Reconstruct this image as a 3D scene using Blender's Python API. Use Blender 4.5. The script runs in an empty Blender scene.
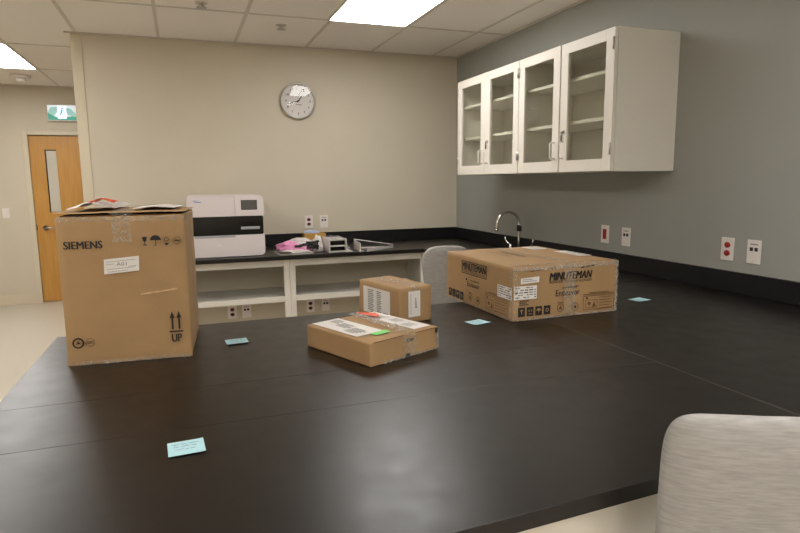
import bpy, bmesh, math, random
from mathutils import Vector, Matrix, noise
C = bpy.context.scene.collection
random.seed(7)
PI = math.pi
H = 2.677          # ceiling height
CT = 0.915         # worktop height

# ------------------------------------------------------------------ materials
def srgb(r, g, b):
    f = lambda c: ((c/255+0.055)/1.055)**2.4 if c/255 > 0.04045 else c/255/12.92
    return (f(r), f(g), f(b), 1)
MATS = {}
def mat(name, col, rough=0.5, metal=0.0, spec=0.5, var=0.0, scale=8.0, stretch=(1, 1, 1), bump=0.0, bscale=None, emit=0.0, col2=None, detail=4.0, alpha=None, rvar=0.0):
    m = bpy.data.materials.new(name); m.use_nodes = True
    nt = m.node_tree; n = nt.nodes; L = nt.links
    p = n['Principled BSDF']
    p.inputs['Base Color'].default_value = col
    p.inputs['Roughness'].default_value = rough
    p.inputs['Metallic'].default_value = metal
    p.inputs['Specular IOR Level'].default_value = spec
    tc = n.new('ShaderNodeTexCoord'); mp = n.new('ShaderNodeMapping'); mp.inputs['Scale'].default_value = stretch
    L.new(tc.outputs['Object'], mp.inputs['Vector'])
    nz = n.new('ShaderNodeTexNoise'); nz.inputs['Scale'].default_value = scale; nz.inputs['Detail'].default_value = detail
    L.new(mp.outputs['Vector'], nz.inputs['Vector'])
    if var or col2:
        r = n.new('ShaderNodeValToRGB')
        a = col2 if col2 else tuple(c*(1-var) for c in col[:3])+(1,)
        b = col if col2 else tuple(min(1, c*(1+var)) for c in col[:3])+(1,)
        r.color_ramp.elements[0].position = 0.35; r.color_ramp.elements[0].color = a
        r.color_ramp.elements[1].position = 0.65; r.color_ramp.elements[1].color = b
        L.new(nz.outputs['Fac'], r.inputs['Fac']); L.new(r.outputs['Color'], p.inputs['Base Color'])
    if rvar:
        mr = n.new('ShaderNodeMapRange'); mr.inputs['To Min'].default_value = rough-rvar; mr.inputs['To Max'].default_value = rough+rvar
        mr.inputs['From Min'].default_value = 0.3; mr.inputs['From Max'].default_value = 0.7
        L.new(nz.outputs['Fac'], mr.inputs['Value']); L.new(mr.outputs['Result'], p.inputs['Roughness'])
    if bump:
        nb = nz
        if bscale:
            nb = n.new('ShaderNodeTexNoise'); nb.inputs['Scale'].default_value = bscale; nb.inputs['Detail'].default_value = 3
            L.new(mp.outputs['Vector'], nb.inputs['Vector'])
        bp = n.new('ShaderNodeBump'); bp.inputs['Strength'].default_value = bump; bp.inputs['Distance'].default_value = 0.01
        L.new(nb.outputs['Fac'], bp.inputs['Height']); L.new(bp.outputs['Normal'], p.inputs['Normal'])
    if emit:
        p.inputs['Emission Color'].default_value = col; p.inputs['Emission Strength'].default_value = emit
    if alpha is not None:
        p.inputs['Alpha'].default_value = alpha
    MATS[name] = m
    return m

def glass_mat(name, tint, ior=1.55, rough=0.0):
    m = bpy.data.materials.new(name); m.use_nodes = True
    nt = m.node_tree; n = nt.nodes; L = nt.links
    for x in list(n):
        if x.type != 'OUTPUT_MATERIAL': n.remove(x)
    out = n['Material Output']
    fr = n.new('ShaderNodeFresnel'); fr.inputs['IOR'].default_value = ior
    ge = n.new('ShaderNodeNewGeometry'); mr = n.new('ShaderNodeMapRange')      # same reflectance on both faces of the pane
    mr.inputs['To Min'].default_value = ior; mr.inputs['To Max'].default_value = 1/ior
    L.new(ge.outputs['Backfacing'], mr.inputs['Value']); L.new(mr.outputs['Result'], fr.inputs['IOR'])
    t = n.new('ShaderNodeBsdfTransparent'); t.inputs['Color'].default_value = tint
    g = n.new('ShaderNodeBsdfGlossy'); g.inputs['Roughness'].default_value = rough
    mx = n.new('ShaderNodeMixShader')
    L.new(fr.outputs['Fac'], mx.inputs['Fac']); L.new(t.outputs[0], mx.inputs[1]); L.new(g.outputs[0], mx.inputs[2])
    L.new(mx.outputs[0], out.inputs['Surface'])
    return m

def film_mat(name, base, opacity, rough=0.15):
    """crumpled clear packing tape / polythene: part see-through, part shiny milky plastic"""
    m = bpy.data.materials.new(name); m.use_nodes = True
    nt = m.node_tree; n = nt.nodes; L = nt.links
    p = n['Principled BSDF']; p.inputs['Base Color'].default_value = base; p.inputs['Roughness'].default_value = rough
    p.inputs['Specular IOR Level'].default_value = 0.8
    tc = n.new('ShaderNodeTexCoord')
    nz = n.new('ShaderNodeTexNoise'); nz.inputs['Scale'].default_value = 80; nz.inputs['Detail'].default_value = 5
    L.new(tc.outputs['Object'], nz.inputs['Vector'])
    mr = n.new('ShaderNodeMapRange'); mr.inputs['From Min'].default_value = 0.35; mr.inputs['From Max'].default_value = 0.68
    mr.inputs['To Min'].default_value = max(0, opacity-0.25); mr.inputs['To Max'].default_value = min(1, opacity+0.3)
    L.new(nz.outputs['Fac'], mr.inputs['Value'])
    bp = n.new('ShaderNodeBump'); bp.inputs['Strength'].default_value = 0.9; bp.inputs['Distance'].default_value = 0.01
    L.new(nz.outputs['Fac'], bp.inputs['Height']); L.new(bp.outputs['Normal'], p.inputs['Normal'])
    t = n.new('ShaderNodeBsdfTransparent'); mx = n.new('ShaderNodeMixShader')
    L.new(mr.outputs['Result'], mx.inputs['Fac']); L.new(t.outputs[0], mx.inputs[1]); L.new(p.outputs[0], mx.inputs[2])
    L.new(mx.outputs[0], n['Material Output'].inputs['Surface'])
    return m

M = dict(
    beige=mat('beige_wall_paint', srgb(208, 198, 178), 0.55, var=0.012, scale=3, bump=0.03, bscale=260),
    grey=mat('grey_wall_paint', srgb(158, 159, 153), 0.6, var=0.012, scale=3, bump=0.03, bscale=260),
    guard=mat('corner_guard_vinyl', srgb(214, 202, 178), 0.45),
    floor=mat('cream_vinyl_floor', srgb(202, 193, 178), 0.38, var=0.02, scale=30),
    tile=mat('mineral_ceiling_tile', srgb(238, 232, 224), 0.85, var=0.025, scale=120, bump=0.25, bscale=220),
    tbar=mat('ceiling_grid_metal', srgb(206, 198, 186), 0.5),
    worktop=mat('black_resin_worktop', srgb(14, 9, 6), 0.34, spec=0.5, var=0.06, scale=14, rvar=0.03),
    splash=mat('black_resin_backsplash', srgb(19, 18, 18), 0.5, spec=0.3),
    joint_glint=mat('worktop_joint_highlight', srgb(92, 86, 80), 0.5),  # pale tone paints the reflected highlight along the worktop seam
    white=mat('offwhite_cabinet_enamel', srgb(228, 222, 211), 0.42, var=0.008, scale=4),
    plate=mat('white_wall_plate', srgb(235, 228, 222), 0.35),
    dred=mat('dark_red_receptacle', srgb(165, 34, 28), 0.4),
    maroon=mat('maroon_receptacle', srgb(92, 20, 24), 0.4),
    jack=mat('black_data_jack', srgb(22, 22, 30), 0.4),
    chrome=mat('polished_chrome', srgb(215, 213, 210), 0.12, metal=1.0),
    steel=mat('brushed_steel', srgb(190, 186, 180), 0.3, metal=1.0),
    dark=mat('black_plastic', srgb(24, 23, 23), 0.4),
    card=mat('corrugated_cardboard', srgb(170, 136, 95), 0.75, var=0.035, scale=9, bump=0.06, bscale=60),
    card_edge=mat('worn_cardboard_edge', srgb(204, 172, 128), 0.8, var=0.08, scale=60),
    card_in=mat('cardboard_inside', srgb(96, 70, 42), 0.9),
    ink=mat('black_printing_ink', srgb(34, 30, 28), 0.6),
    faint=mat('brown_faded_ink', srgb(112, 82, 50), 0.7),
    paper=mat('white_label_paper', srgb(232, 226, 220), 0.55),
    greyink=mat('grey_label_print', srgb(128, 124, 124), 0.6),
    lime=mat('lime_green_sticker', srgb(120, 220, 105), 0.5),
    orange=mat('orange_red_sticker', srgb(226, 84, 40), 0.45),
    note=mat('pale_aqua_note_paper', srgb(188, 230, 240), 0.6, var=0.015, scale=20),
    pen=mat('blue_grey_handwriting', srgb(56, 92, 104), 0.6),
    machine=mat('white_instrument_plastic', srgb(226, 216, 216), 0.35),
    mblack=mat('gloss_black_panel', srgb(14, 13, 13), 0.15),
    screen=mat('grey_screen_glass', srgb(84, 84, 80), 0.2),
    slot=mat('silver_grey_tray', srgb(158, 160, 166), 0.35),
    blue=mat('pale_blue_print', srgb(120, 132, 190), 0.5),
    pink=mat('pink_polythene', srgb(236, 150, 196), 0.3, bump=0.3, bscale=40),
    milk=mat('milky_polythene', srgb(226, 220, 218), 0.25, bump=0.4, bscale=35),
    fabric=mat('heather_grey_upholstery', srgb(174, 171, 168), 0.9, col2=srgb(157, 154, 150), scale=26, stretch=(1, 1, 9), bump=0.25, bscale=420, detail=6),
    pframe=mat('grey_chair_plastic', srgb(70, 70, 72), 0.5),
    maple=mat('honey_maple_veneer', srgb(202, 150, 74), 0.4, col2=srgb(190, 137, 62), scale=4, stretch=(9, 9, 0.5), detail=5),
    frame=mat('cream_door_frame', srgb(214, 203, 180), 0.4),
    lite=mat('frosted_door_lite', srgb(206, 200, 186), 0.3),
    lens=mat('lit_diffuser', (1.0, 0.985, 0.96, 1), 0.5, emit=13.0),
    lens_hall=mat('lit_corridor_diffuser', (1.0, 0.985, 0.96, 1), 0.5, emit=20.0),
    lens2=mat('lit_diffuser_basket', (1.0, 0.985, 0.96, 1), 0.5, emit=0.9),
    signglow=mat('lit_sign_face', srgb(214, 228, 232), 0.4, emit=0.6),
    signgreen=mat('lit_sign_green', srgb(44, 150, 128), 0.4, emit=0.45),
    signteal=mat('lit_sign_pale_green', srgb(140, 188, 182), 0.4, emit=0.5),
    signwhite=mat('lit_sign_white', srgb(220, 232, 255), 0.4, emit=1.3),
    signblue=mat('lit_sign_figure', srgb(96, 150, 190), 0.4, emit=0.6),
    tape=film_mat('clear_packing_tape', srgb(214, 204, 188), 0.18),
    ptape=film_mat('silvery_packing_tape', srgb(214, 204, 192), 0.36, 0.15),
    bag=film_mat('clear_polythene', srgb(226, 222, 220), 0.22, 0.1),
    glass=glass_mat('cabinet_glass', (0.95, 0.96, 0.935, 1)),
    cover=glass_mat('clock_cover_glass', (0.97, 0.97, 0.97, 1)),
    dial=mat('white_clock_dial', srgb(226, 220, 216), 0.5),
    navy=mat('dark_blue_key', srgb(60, 58, 56), 0.35, metal=0.6),
    amber=mat('brown_kraft_card', srgb(190, 146, 74), 0.7, var=0.05, scale=20),
    cap=mat('pale_blue_film', srgb(176, 190, 222), 0.3),
    alu=mat('dull_aluminium', srgb(214, 208, 206), 0.35, metal=0.25),
)

# ------------------------------------------------------------------ geometry helpers
class B:
    """collects shapes into one bmesh -> ONE mesh object"""
    def __init__(s, *mats): s.bm = bmesh.new(); s.mats = list(mats)
    def _mi(s, m):
        if m is None: return 0
        if m not in s.mats: s.mats.append(m)
        return s.mats.index(m)
    def box(s, x0, x1, y0, y1, z0, z1, bev=0.0, m=None, seg=2, rot=None):
        r = bmesh.ops.create_cube(s.bm, size=1.0); vs = r['verts']
        c = Vector(((x0+x1)/2, (y0+y1)/2, (z0+z1)/2)); d = (x1-x0, y1-y0, z1-z0)
        for v in vs: v.co = Vector((v.co.x*d[0], v.co.y*d[1], v.co.z*d[2]))
        mi = s._mi(m)
        es = list({e for v in vs for e in v.link_edges}); fs = list({f for v in vs for f in v.link_faces})
        for f in fs: f.material_index = mi
        if bev > 0:
            q = bmesh.ops.bevel(s.bm, geom=es, offset=min(bev, min(map(abs, d))*0.45), segments=seg, profile=0.5, affect='EDGES')
            vs = list({v for f in q['faces'] for v in f.verts} | {v for v in vs if v.is_valid})
            for f in {f for v in vs for f in v.link_faces}: f.material_index = mi
        for v in vs: v.co = (rot @ v.co if rot else v.co) + c
        return s
    def tube(s, pts, r, n=10, m=None, cap=True):
        pts = [Vector(p) for p in pts]; rs = r if isinstance(r, (list, tuple)) else [r]*len(pts)
        mi = s._mi(m); rings = []; up = None
        for i, p in enumerate(pts):
            t = (pts[min(i+1, len(pts)-1)]-pts[max(i-1, 0)]).normalized()
            if up is None:
                up = Vector((0, 0, 1)) if abs(t.z) < 0.9 else Vector((1, 0, 0))
            a = t.cross(up).normalized(); up = a.cross(t).normalized()
            rings.append([s.bm.verts.new(p + rs[i]*(math.cos(2*PI*k/n)*a + math.sin(2*PI*k/n)*up)) for k in range(n)])
        for i in range(len(rings)-1):
            for k in range(n):
                f = s.bm.faces.new((rings[i][k], rings[i][(k+1) % n], rings[i+1][(k+1) % n], rings[i+1][k])); f.material_index = mi; f.smooth = True
        if cap:
            for rg in (rings[0][::-1], rings[-1]):
                f = s.bm.faces.new(rg); f.material_index = mi
        return s
    def lathe(s, prof, Mx=None, n=32, m=None, smooth=True):
        """prof: list of (radius, height) about local z, mapped by Mx"""
        Mx = Mx or Matrix(); mi = s._mi(m); rings = []
        for r, h in prof:
            if r < 1e-6: rings.append([s.bm.verts.new(Mx @ Vector((0, 0, h)))])
            else: rings.append([s.bm.verts.new(Mx @ Vector((r*math.cos(2*PI*k/n), r*math.sin(2*PI*k/n), h))) for k in range(n)])
        for a, b in zip(rings, rings[1:]):
            for k in range(n):
                vs = [a[k % len(a)], a[(k+1) % len(a)], b[(k+1) % len(b)], b[k % len(b)]]
                vs = [v for i, v in enumerate(vs) if v not in vs[:i]]
                if len(vs) >= 3:
                    f = s.bm.faces.new(vs); f.material_index = mi; f.smooth = smooth
        return s
    def quad(s, pts, m=None, smooth=False):
        f = s.bm.faces.new([s.bm.verts.new(Vector(p)) for p in pts]); f.material_index = s._mi(m); f.smooth = smooth
        return s
    def grid(s, fn, nu, nv, m=None, thick=0.0, smooth=True):
        """open sheet: fn(u,v)->point"""
        mi = s._mi(m)
        vs = [[s.bm.verts.new(Vector(fn(i/nu, j/nv))) for j in range(nv+1)] for i in range(nu+1)]
        for i in range(nu):
            for j in range(nv):
                f = s.bm.faces.new((vs[i][j], vs[i+1][j], vs[i+1][j+1], vs[i][j+1])); f.material_index = mi; f.smooth = smooth
        return s
    def prism(s, poly, Mx, h, m=None):
        """2-D polygon extruded h along local z of Mx"""
        mi = s._mi(m)
        a = [s.bm.verts.new(Mx @ Vector((x, y, 0))) for x, y in poly]; b = [s.bm.verts.new(Mx @ Vector((x, y, h))) for x, y in poly]
        n = len(poly)
        for f in [s.bm.faces.new(a[::-1]), s.bm.faces.new(b)] + [s.bm.faces.new((a[i], a[(i+1) % n], b[(i+1) % n], b[i])) for i in range(n)]:
            f.material_index = mi
        return s
    def build(s, name, parent=None, m=None, loc=None, smooth=None, subdiv=0):
        bmesh.ops.recalc_face_normals(s.bm, faces=s.bm.faces) if s.bm.faces else None
        me = bpy.data.meshes.new(name); s.bm.to_mesh(me); s.bm.free()
        for x in s.mats: me.materials.append(M[x])
        o = bpy.data.objects.new(name, me); C.objects.link(o)
        if loc: o.location = loc
        if parent: o.parent = parent
        if smooth is not None:
            for p in me.polygons: p.use_smooth = smooth
        if subdiv:
            sd = o.modifiers.new('sub', 'SUBSURF'); sd.levels = subdiv; sd.render_levels = subdiv
        return o

class F:
    """a face frame: origin O, U to the right, V up, seen from outside; decals lie n*off in front of it"""
    def __init__(s, O, U, V): s.O, s.U, s.V = Vector(O), Vector(U).normalized(), Vector(V).normalized(); s.N = s.U.cross(s.V)
    def p(s, u, v, off=0.0006): return s.O + s.U*u + s.V*v + s.N*off
    def mx(s, u, v, off=0.0):
        o = s.p(u, v, off); m = Matrix.Identity(4)
        for i, a in enumerate((s.U, s.V, s.N)):
            for k in range(3): m[k][i] = a[k]
        for k in range(3): m[k][3] = o[k]
        return m
    def poly(s, b, pts, m, off=0.0006): b.quad([s.p(u, v, off) for u, v in pts], m)
    def rect(s, b, u0, u1, v0, v1, m, off=0.0006): s.poly(b, [(u0, v0), (u1, v0), (u1, v1), (u0, v1)], m, off)
    def line(s, b, p, q, w, m, off=0.0006):
        d = Vector((q[0]-p[0], q[1]-p[1])); d.normalize(); n = Vector((-d.y, d.x))*w/2
        s.poly(b, [(p[0]-n.x, p[1]-n.y), (q[0]-n.x, q[1]-n.y), (q[0]+n.x, q[1]+n.y), (p[0]+n.x, p[1]+n.y)], m, off)
    def disc(s, b, u, v, r, m, off=0.0006, n=20, a0=0, a1=2*PI):
        s.poly(b, [(u+r*math.cos(a0+(a1-a0)*k/n), v+r*math.sin(a0+(a1-a0)*k/n)) for k in range(n if a1-a0 > 6.2 else n+1)], m, off)
    def ring(s, b, u, v, r0, r1, m, off=0.0006, n=24):
        for k in range(n):
            a, c = 2*PI*k/n, 2*PI*(k+1)/n
            s.poly(b, [(u+r0*math.cos(a), v+r0*math.sin(a)), (u+r1*math.cos(a), v+r1*math.sin(a)), (u+r1*math.cos(c), v+r1*math.sin(c)), (u+r0*math.cos(c), v+r0*math.sin(c))], m, off)
    def frame(s, b, u0, u1, v0, v1, w, m, off=0.0006):
        s.rect(b, u0, u1, v0, v0+w, m, off); s.rect(b, u0, u1, v1-w, v1, m, off); s.rect(b, u0, u0+w, v0+w, v1-w, m, off); s.rect(b, u1-w, u1, v0+w, v1-w, m, off)
    def text(s, b, txt, u0, u1, v0, v1, m, off=0.0007, bold=0.0, shear=0.0):
        cu = bpy.data.curves.new('t', 'FONT'); cu.body = txt; cu.shear = shear; cu.resolution_u = 3
        ob = bpy.data.objects.new('t', cu); me = bpy.data.meshes.new_from_object(ob)
        xs = [v.co.x for v in me.vertices]; ys = [v.co.y for v in me.vertices]
        x0, x1, y0, y1 = min(xs), max(xs), min(ys), max(ys); mi = b._mi(m)
        k = bold*(v1-v0)
        for j in ((0,) if not bold else (-1, 0, 1)):      # heavier strokes: struck again a hair to either side
            vv = [b.bm.verts.new(s.p(u0+k+(u1-u0-2*k)*(v.co.x-x0)/(x1-x0)+j*k, v0+(v1-v0)*(v.co.y-y0)/(y1-y0), off+j*.00005)) for v in me.vertices]
            for p in me.polygons:
                try: f = b.bm.faces.new([vv[i] for i in p.vertices]); f.material_index = mi
                except ValueError: pass
        bpy.data.objects.remove(ob); bpy.data.curves.remove(cu); bpy.data.meshes.remove(me)

def thing(name, label, cat, loc=(0, 0, 0), rz=0.0, group=None):
    o = bpy.data.objects.new(name, None); C.objects.link(o); o.empty_display_size = 0.05
    o.location = loc; o.rotation_euler = (0, 0, rz)
    o['label'] = label; o['category'] = cat
    if group: o['group'] = group
    return o
def tag(o, label, cat, group=None):
    o['label'] = label; o['category'] = cat
    if group: o['group'] = group
    return o
def struct(o): o['kind'] = 'structure'; return o
def part_label(o, t): o['label'] = t; return o
def dup(root, loc, label, rz=None):
    r = root.copy(); C.objects.link(r); r.location = loc; r['label'] = label
    if rz is not None: r.rotation_euler = (0, 0, rz)
    for ch in list(root.children):
        c = ch.copy(); C.objects.link(c); c.parent = r
        for g in ch.children:
            d = g.copy(); C.objects.link(d); d.parent = c
    return r

# ------------------------------------------------------------------ the room
XL, YF, YB = -6.2, -8.0, 3.05       # left wall, wall behind the camera, far wall of the corridor
struct(B('floor').box(XL-.1, .1, YF-.1, YB+.1, -.1, 0).build('floor'))
b = B('beige'); b.box(-3.355, 0, 0, .14, 0, H); struct(b.build('wall_back'))
struct(B('grey').box(0, .12, YF, .14, 0, H).build('wall_right'))
struct(B('beige').box(0, .12, .14, YB+.1, 0, H).build('wall_corridor'))
struct(B('beige').box(XL-.12, XL, YF-.1, YB+.1, 0, H).build('wall_left'))
struct(B('beige').box(XL, .12, YF-.12, YF, 0, H).build('wall_front'))
DX0, DX1, DH = -4.334, -3.420, 2.090
b = B('beige'); b.box(XL, DX0, YB, YB+.12, 0, H); b.box(DX1, .12, YB, YB+.12, 0, H); b.box(DX0, DX1, YB, YB+.12, DH, H)
struct(b.build('wall_far'))
b = B('guard'); b.box(XL, DX0-.05, YB-.012, YB-.001, 0, .13, .003); b.box(DX1+.05, 0, YB-.012, YB-.001, 0, .13, .003)
struct(b.build('baseboard_far'))
b = B('guard'); b.box(-3.362, -3.283, -.006, -.0005, 0, H-.02, .002); b.box(-3.362, -3.3555, -.006, .146, 0, H-.02, .002)
struct(b.build('trim_1'))
b = B('tbar'); b.box(-3.40, -.001, -.022, -.001, H-.012, H-.001); b.box(-.022, -.001, YF, -.022, H-.012, H-.001); b.box(XL, 0, YB-.022, YB-.001, H-.012, H-.001)
struct(b.build('trim_2'))
# ceiling: lay-in tiles with the grid on their seams
b = B('tile'); b.box(XL-.1, .1, YF-.1, YB+.1, H, H+.1)
COL = [-.271-.61*i for i in range(10)]
ROW = [-.965-1.22*k for k in range(6)]+[.58, 1.82]
for x in COL: b.box(x-.012, x+.012, YF, YB, H-.004, H+.001, m='tbar')
for y in ROW:
    xa = XL if y < 0 else XL
    b.box(xa, 0, y-.012, y+.012, H-.0036, H+.001, m='tbar')
struct(b.build('ceiling'))

# lights in the ceiling (recessed 2x4 fixtures)
def troffer(x, y, label, lens='lens'):
    t = thing('ceiling_light', label, 'ceiling light', (x, y, H-.004), 0, 'recessed ceiling lights')
    b = B('tbar')
    for s in (-1, 1):
        b.box(s*.305-.010, s*.305+.006, -.61, .61, -.005, .004); b.box(-.305, .305, s*.61-.008, s*.61+.008, -.005, .004)
    b.build('frame', t)
    b = B(lens); b.box(-.303, .303, -.606, .606, -.003, .002); b.build('diffuser', t)
    b = B('lens2'); b.box(-.022, .022, -.42, .42, -.010, -.0035, .003); b.build('lamp_basket', t)
    return t
troffer(-1.205, -1.585, 'bright rectangular ceiling light in the tiles above the bench and clock wall')
troffer(-4.24, 1.20, 'bright rectangular ceiling light at left edge above the corridor', 'lens_hall')
for xx, yy, lb in ((-1.186, -5.235, 'rectangular ceiling light above the near grey office chair'), (-4.236, -1.160, 'rectangular ceiling light over the open floor left of the bench'),
                   (-4.236, -3.600, 'rectangular ceiling light over the open floor left of the peninsula'), (-4.236, -6.04, 'rectangular ceiling light behind the viewer at left'),
                   (-2.406, -7.065, 'rectangular ceiling light behind the viewer in the middle'), (-1.186, -7.065, 'rectangular ceiling light behind the viewer near the grey wall')):
    troffer(xx, yy, lb)

# sprinkler, diffuser, detector
sp = t = thing('fire_sprinkler', 'small dark pendent fire sprinkler in the ceiling tile above the clock', 'sprinkler', (-1.818, -.707, H), 0, 'ceiling sprinklers')
b = B('tbar'); b.lathe([(0, -.001), (.042, -.001), (.038, -.006), (0, -.008)]); b.build('escutcheon', t)
b = B('steel'); b.lathe([(0, -.006), (.010, -.006), (.010, -.014), (.005, -.016), (.005, -.030), (0, -.031)], n=12); b.lathe([(0, -.030), (.034, -.030), (.034, -.033), (0, -.034)], n=16)
b.tube([(-.010, 0, -.010), (-.012, 0, -.022), (-.004, 0, -.031)], .003, 6); b.tube([(.010, 0, -.010), (.012, 0, -.022), (.004, 0, -.031)], .003, 6); b.build('sprinkler_head', t)
dup(sp, (-2.41, -1.125, H), 'small ceiling fire sprinkler cut by the top edge of the picture')
t = thing('smoke_detector', 'small ceiling smoke detector above the corridor near the exit sign', 'detector', (-4.19, 2.30, H))
b = B('plate'); b.lathe([(0, -.001), (.1, -.001), (.1, -.018), (.082, -.03), (0, -.032)]); b.build('housing', t)
b = B('tbar'); b.lathe([(.088, -.012), (.091, -.02), (.084, -.028), (.078, -.022)]); b.build('slot_ring', t)
b = B('plate'); b.lathe([(0, -.032), (.05, -.032), (.046, -.06), (.03, -.07), (0, -.072)]); b.build('sensor_dome', t)

# door at the end of the corridor (part of the setting)
dr = thing('door_1', '', 'door', (DX0, YB+.03, 0)); del dr['label']; del dr['category']; struct(dr)
W = DX1-DX0
b = B('maple'); lx0, lx1, lz0, lz1 = .165, .292, 1.14, 1.915
b.box(.004, lx0, 0, .045, .008, DH-.004); b.box(lx1, W-.004, 0, .045, .008, DH-.004); b.box(lx0, lx1, 0, .045, .008, lz0); b.box(lx0, lx1, 0, .045, lz1, DH-.004)
b.build('door_leaf', dr)
b = B('lite'); b.box(lx0+.012, lx1-.004, .018, .026, lz0+.004, lz1-.012); b.build('glass_panel', dr)
b = B('frame')
b.box(-.055, .002, -.042, .09, 0, DH+.055, .004); b.box(W-.002, W+.055, -.042, .09, 0, DH+.055, .004); b.box(.002, W-.002, -.0415, .0895, DH, DH+.055, .004)
b.build('door_frame', dr)
b = B('steel'); b.lathe([(0, 0), (.034, 0), (.034, .008), (.014, .012), (.014, .05), (0, .05)], Matrix.Translation((.108, 0, .945)) @ Matrix.Rotation(PI/2, 4, 'X'), 20)
b.tube([(.108, -.045, .945), (.14, -.05, .945), (.235, -.048, .945)], .011, 10); b.build('lever_handle', dr)
b = B('dark'); b.box(.002, .012, -.004, .03, .92, .99); b.build('latch_plate', dr)
b = B('alu'); b.box(W-.36, W-.06, -.06, -.002, DH-.1, DH-.04, .006); b.build('door_closer', dr)

# ------------------------------------------------------------------ wall fittings
t = thing('exit_sign', 'green lit exit sign with a running figure above the corridor door', 'exit sign', (-3.917, YB-.002, 2.356))
b = B('alu'); b.box(-.172, .172, -.06, 0, -.100, .100, .008); b.build('sign_housing', t)
f = F((-.16, -.0602, -.088), (1, 0, 0), (0, 0, 1)); b = B('signglow')
f.rect(b, 0, .32, 0, .176, 'signglow', .0004)
f.poly(b, [(.0, .0), (.32, .0), (.32, .045), (.26, .05), (.2, .04), (.09, .035), (.02, .07), (.0, .09)], 'signgreen', .0008)
f.poly(b, [(.0, .09), (.02, .07), (.06, .05), (.1, .09), (.19, .15), (.1, .16), (.03, .15)], 'signteal', .0010)
f.poly(b, [(.19, .15), (.25, .14), (.3, .09), (.32, .045), (.29, .05), (.22, .06), (.2, .1)], 'signteal', .0010)
f.rect(b, .105, .20, .018, .16, 'signwhite', .0014)
# running figure in a doorway
f.disc(b, .158, .137, .012, 'signblue', .0018)
for p, q, w in (((.154, .122), (.144, .085), .018), ((.152, .118), (.128, .104), .008), ((.128, .104), (.118, .118), .008), ((.152, .116), (.176, .1), .008), ((.176, .1), (.184, .112), .008),
                ((.145, .088), (.165, .066), .011), ((.165, .066), (.16, .036), .010), ((.143, .086), (.13, .06), .011), ((.13, .06), (.11, .052), .010)):
    f.line(b, p, q, w, 'signblue', .0018)
b.build('sign_face', t)

t = thing('light_switch', 'white wall switch plate on the corridor wall left of the door', 'light switch', (-4.637, YB, 1.146))
B('plate').box(-.038, .038, -.006, -.0005, -.06, .06, .003).build('cover_plate', t)
B('plate').box(-.016, .016, -.011, -.006, -.03, .03, .003).build('rocker', t)

# wall plates. local frame: face looks along -y
def plate_base(name, label, cat, loc, rz, group):
    t = thing(name, label, cat, loc, rz, group)
    b = B('plate'); b.box(-.038, .038, -.006, -.0005, -.0585, .0585, .003)
    for z in (-.048, .048): b.lathe([(0, 0), (.003, 0), (.0025, .0012), (0, .0014)], Matrix.Translation((0, -.006, z)) @ Matrix.Rotation(PI/2, 4, 'X'), 8, 'alu')
    b.build('cover_plate', t)
    return t
def duplex(label, loc, rz, m, group):
    t = plate_base('power_outlet', label, 'power outlet', loc, rz, group)
    for z in (-.021, .021):
        b = B(m); b.lathe([(0, 0), (.0175, 0), (.0175, .003), (.016, .0042), (0, .0042)], Matrix.Translation((0, -.0055, z)) @ Matrix.Rotation(PI/2, 4, 'X') @ Matrix.Diagonal((1, .86, 1, 1)), 20)
        f = F((0, -.0098, z), (1, 0, 0), (0, 0, 1))
        f.rect(b, -.0075, -.0055, -.004, .006, 'dark', .0003); f.rect(b, .0055, .0075, -.004, .005, 'dark', .0003); f.disc(b, 0, -.009, .0026, 'dark', .0003, 8)
        b.build('receptacle', t)
    return t
def decora(label, loc, rz, group):
    t = plate_base('power_outlet', label, 'power outlet', loc, rz, group)
    b = B('dred'); b.box(-.0165, .0165, -.0095, -.0055, -.033, .033, .002)
    f = F((0, -.0096, 0), (1, 0, 0), (0, 0, 1))
    for z in (-.018, .018):
        f.rect(b, -.0075, -.0055, z-.003, z+.006, 'dark', .0003); f.rect(b, .0055, .0075, z-.003, z+.005, 'dark', .0003); f.disc(b, 0, z-.008, .0026, 'dark', .0003, 8)
    b.build('receptacle', t)
    return t
def data(label, loc, rz, group):
    t = plate_base('data_outlet', label, 'data outlet', loc, rz, group)
    for x in (-.013, .013):
        b = B('jack'); b.box(x-.009, x+.009, -.0075, -.0055, .004, .022, .001); b.build('data_jack', t)
    b = B('greyink'); F((0, -.006, 0), (1, 0, 0), (0, 0, 1)).rect(b, -.022, .022, .035, .040, 'greyink', .0004); b.build('label_strip', t)
    return t
RW = -PI/2   # plates on the right wall look along -x
gp, gd = 'power outlets', 'data outlets'
decora('white plate with one dark red block outlet on the grey wall behind the wide carton', (0, -2.279, 1.131), RW, gp)
data('white data outlet plate just right of the dark red block outlet on the grey wall', (0, -2.478, 1.128), RW, gd)
duplex('white wall plate with two round red sockets on the grey wall, nearest power outlet', (0, -3.224, 1.131), RW, 'dred', gp)
data('rightmost white data outlet plate with two dark jacks on the grey wall', (0, -3.375, 1.131), RW, gd)
duplex('power outlet with two maroon sockets on the beige wall above the back bench', (-1.511, 0, 1.121), 0, 'maroon', gp)
data('data outlet plate on the beige wall above the back bench, right of the maroon outlet', (-1.369, 0, 1.121), 0, gd)

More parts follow.
